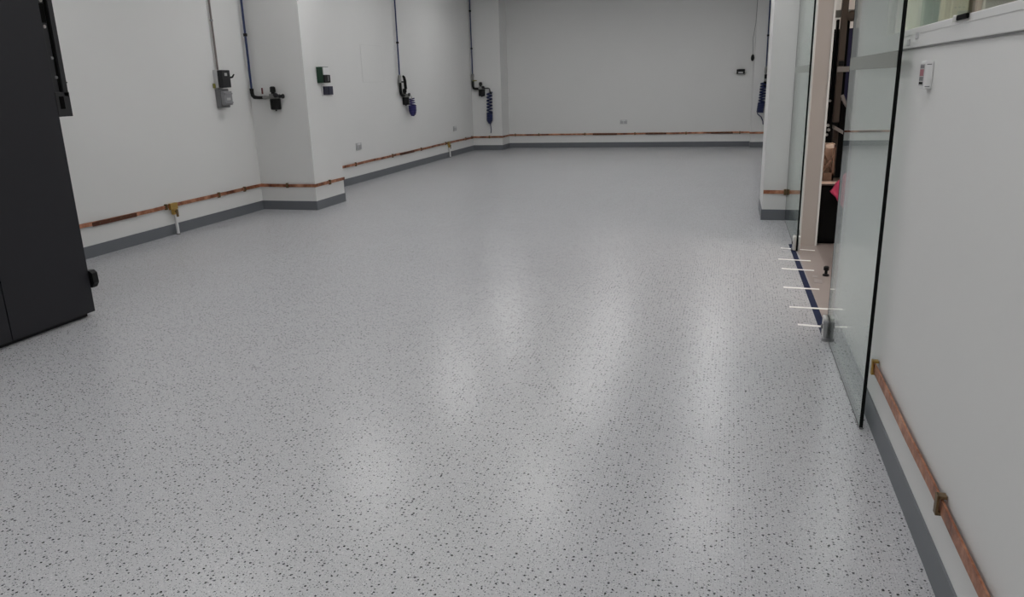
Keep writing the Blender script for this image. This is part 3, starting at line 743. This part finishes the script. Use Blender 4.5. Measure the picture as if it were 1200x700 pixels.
rk = thing('machine_frame', (1.15, 8.5, 0), 'tall black machine frame with brown upright seen through the doorway', 'machine')
obj('back_panel', B(0.868, 1.75, 8.66, 8.72, 0.0, 2.03), 'mblack', rk, 0.004)
obj('blue_panel', B(0.872, 0.935, 8.60, 8.655, 1.17, 2.03), 'mnavy', rk, 0.003)
obj('blue_panel', B(1.035, 1.22, 8.60, 8.655, 1.30, 2.03), 'mnavy', rk, 0.003)
up_ = obj('upright', B(0.960, 1.016, 8.22, 8.30, 1.14, 3.2), 'mbrown', rk, 0.004)
obj('bracket', B(0.957, 1.09, 8.19, 8.22, 1.615, 1.665), 'greyst', up_, 0.004)
obj('clamp', B(0.966, 1.01, 8.185, 8.22, 1.672, 1.715), 'black', up_, 0.004)
obj('knob', lathe(bm_(), (1.05, 8.24, 2.12), NY, ((0, 0.045), (0.03, 0.05), (0.05, 0.03)), 14), 'mbrown', up_)
obj('cross_rail', B(0.868, 1.10, 8.31, 8.37, 2.12, 2.185), 'mgrey', rk, 0.004)
obj('outer_post', B(0.935, 0.956, 8.31, 8.40, 1.17, 2.10), 'mblack', rk, 0.003)
obj('outer_post', B(1.02, 1.05, 8.31, 8.40, 1.0, 2.10), 'mblack', rk, 0.003)
obj('column', B(0.982, 1.03, 8.30, 8.38, 0.612, 1.08), 'mbrown', rk, 0.003)
obj('strut', prism(bm_(), [(0.968, 8.16, 1.08), (0.968, 8.16, 1.115), (1.055, 8.16, 1.065), (1.055, 8.16, 1.03)], (0, 0.14, 0)), 'greyst', rk)
obj('cable', T([(1.02, 8.20, 1.40), (1.05, 8.20, 1.33), (1.09, 8.20, 1.27), (1.14, 8.20, 1.10)], 0.016, 8), 'greyst', rk)
for (xx, zz, rr) in ((0.925, 1.11, 0.016), (0.898, 0.998, 0.015), (0.922, 1.018, 0.014), (0.935, 1.065, 0.016), (0.925, 1.345, 0.013), (1.045, 1.355, 0.015)):  # small plain white discs on the frame
    obj('white_cap', lathe(bm_(), (xx, 8.30, zz), NY, ((0, rr), (0.012, rr), (0.02, rr * 0.5)), 10), 'white_pl', rk)
pr = thing('pale_locker', (1.25, 8.1, 0), 'narrow pale locker with latch seen through the edge of the nearer glass door', 'locker')
obj('body', B(1.115, 1.30, 7.95, 8.14, 0.62, 2.6), 'mcream', pr, 0.005)
obj('latch', B(1.135, 1.165, 7.93, 7.95, 1.72, 1.86), 'white_pl', pr, 0.004)
obj('stand', B(1.13, 1.29, 7.97, 8.12, 0.612, 0.62), 'mgrey', pr)

# row of tall machines behind the long window
def tower(name, x0, x1, y0, z1, ma, label, cat):
    r = thing(name, ((x0 + x1) / 2, y0 + 0.3, 0), label, cat)
    obj('body', B(x0, x1, y0, y0 + 0.6, 0, z1), ma, r, 0.006)
    return r
t = tower('test_machine', 1.62, 1.875, 9.52, 2.72, 'mcream', 'cream machine with dark screen behind the window beside the glass door', 'machine')
obj('screen', B(1.745, 1.835, 9.505, 9.52, 2.175, 2.315), 'mgrey', t, 0.003)
obj('hopper', prism(bm_(), [(1.73, 9.515, 2.09), (1.80, 9.515, 2.16), (1.86, 9.515, 2.15), (1.86, 9.515, 1.95), (1.80, 9.515, 1.95)], (0, -0.05, 0)), 'lining', t)
t = tower('green_column', 1.895, 2.055, 9.45, 2.9, 'mgreen', 'green steel machine column behind the window', 'machine')
obj('edge_trim', B(1.872, 1.905, 9.42, 9.48, 0, 2.9), 'mpale', t, 0.004)
obj('rib', B(1.995, 2.005, 9.435, 9.45, 0, 2.9), 'mgreen', t)
t = tower('perforated_cabinet', 2.075, 2.345, 9.50, 2.8, 'mbeige', 'beige perforated cabinet behind the window between green column and post', 'cabinet')
obj('frame', B(2.065, 2.115, 9.47, 9.5, 0, 2.8), 'mcream', t, 0.003)
obj('strip', B(2.175, 2.19, 9.488, 9.5, 0, 2.8), 'mcream', t)
for i in range(3):
    for j in range(9):
        obj('hole', lathe(bm_(), (2.215 + i * 0.042, 9.5, 1.98 + j * 0.085), NY, ((0, 0.010), (0.002, 0.010)), 8), 'mgrey', t)
obj('plate', B(2.24, 2.34, 9.46, 9.5, 2.14, 2.20), 'mgrey', t, 0.01)
t = tower('steel_post', 2.362, 2.45, 9.35, ZC, 'mpink', 'pinkish steel post behind the window', 'post')
obj('flange', B(2.425, 2.45, 9.32, 9.35, 0, ZC), 'bead', t)
t = tower('grey_enclosure', 2.47, 3.6, 9.55, 2.9, 'mgrey', 'wide dull grey enclosure behind the window at the right edge', 'enclosure')
obj('ledge', B(2.46, 3.6, 9.49, 9.55, 2.19, 2.22), 'mgrey', t)
obj('ledge', B(2.46, 3.6, 9.49, 9.55, 2.32, 2.34), 'mbeige', t)

# ------------------------------------------------------------------ ceiling lights
def ceiling_light(x, y, ma, label, group, sx=0.6, sy=1.2):
    r = thing('ceiling_light', (x, y, ZC - 0.045), label, 'ceiling light', group)
    f = bm_()
    for a in ((-sx / 2, -sx / 2 + 0.02, -sy / 2, sy / 2), (sx / 2 - 0.02, sx / 2, -sy / 2, sy / 2), (-sx / 2, sx / 2, -sy / 2, -sy / 2 + 0.02), (-sx / 2, sx / 2, sy / 2 - 0.02, sy / 2)):
        box(f, x + a[0], x + a[1], y + a[2], y + a[3], ZC - 0.045, ZC)
    obj('frame', f, 'white_pl', r)
    obj('diffuser', B(x - sx / 2 + 0.02, x + sx / 2 - 0.02, y - sy / 2 + 0.02, y + sy / 2 - 0.02, ZC - 0.04, ZC - 0.005), ma, r)
for y in (-1.7, 1.8, 5.3, 8.8, 12.3, 15.8):
    for x in (-4.65, -2.25, -0.15):
        ceiling_light(x, y, 'lamp', 'flat white ceiling panel light reflected as a soft patch on the floor', 'panel lights on the room ceiling')
for y in (3.0, 7.0, 11.5, 16.0):
    for x in (2.2, 4.4):
        ceiling_light(x, y, 'lamp2', 'flat warm ceiling panel light in the room beyond the doorway', 'panel lights on the workshop ceiling')
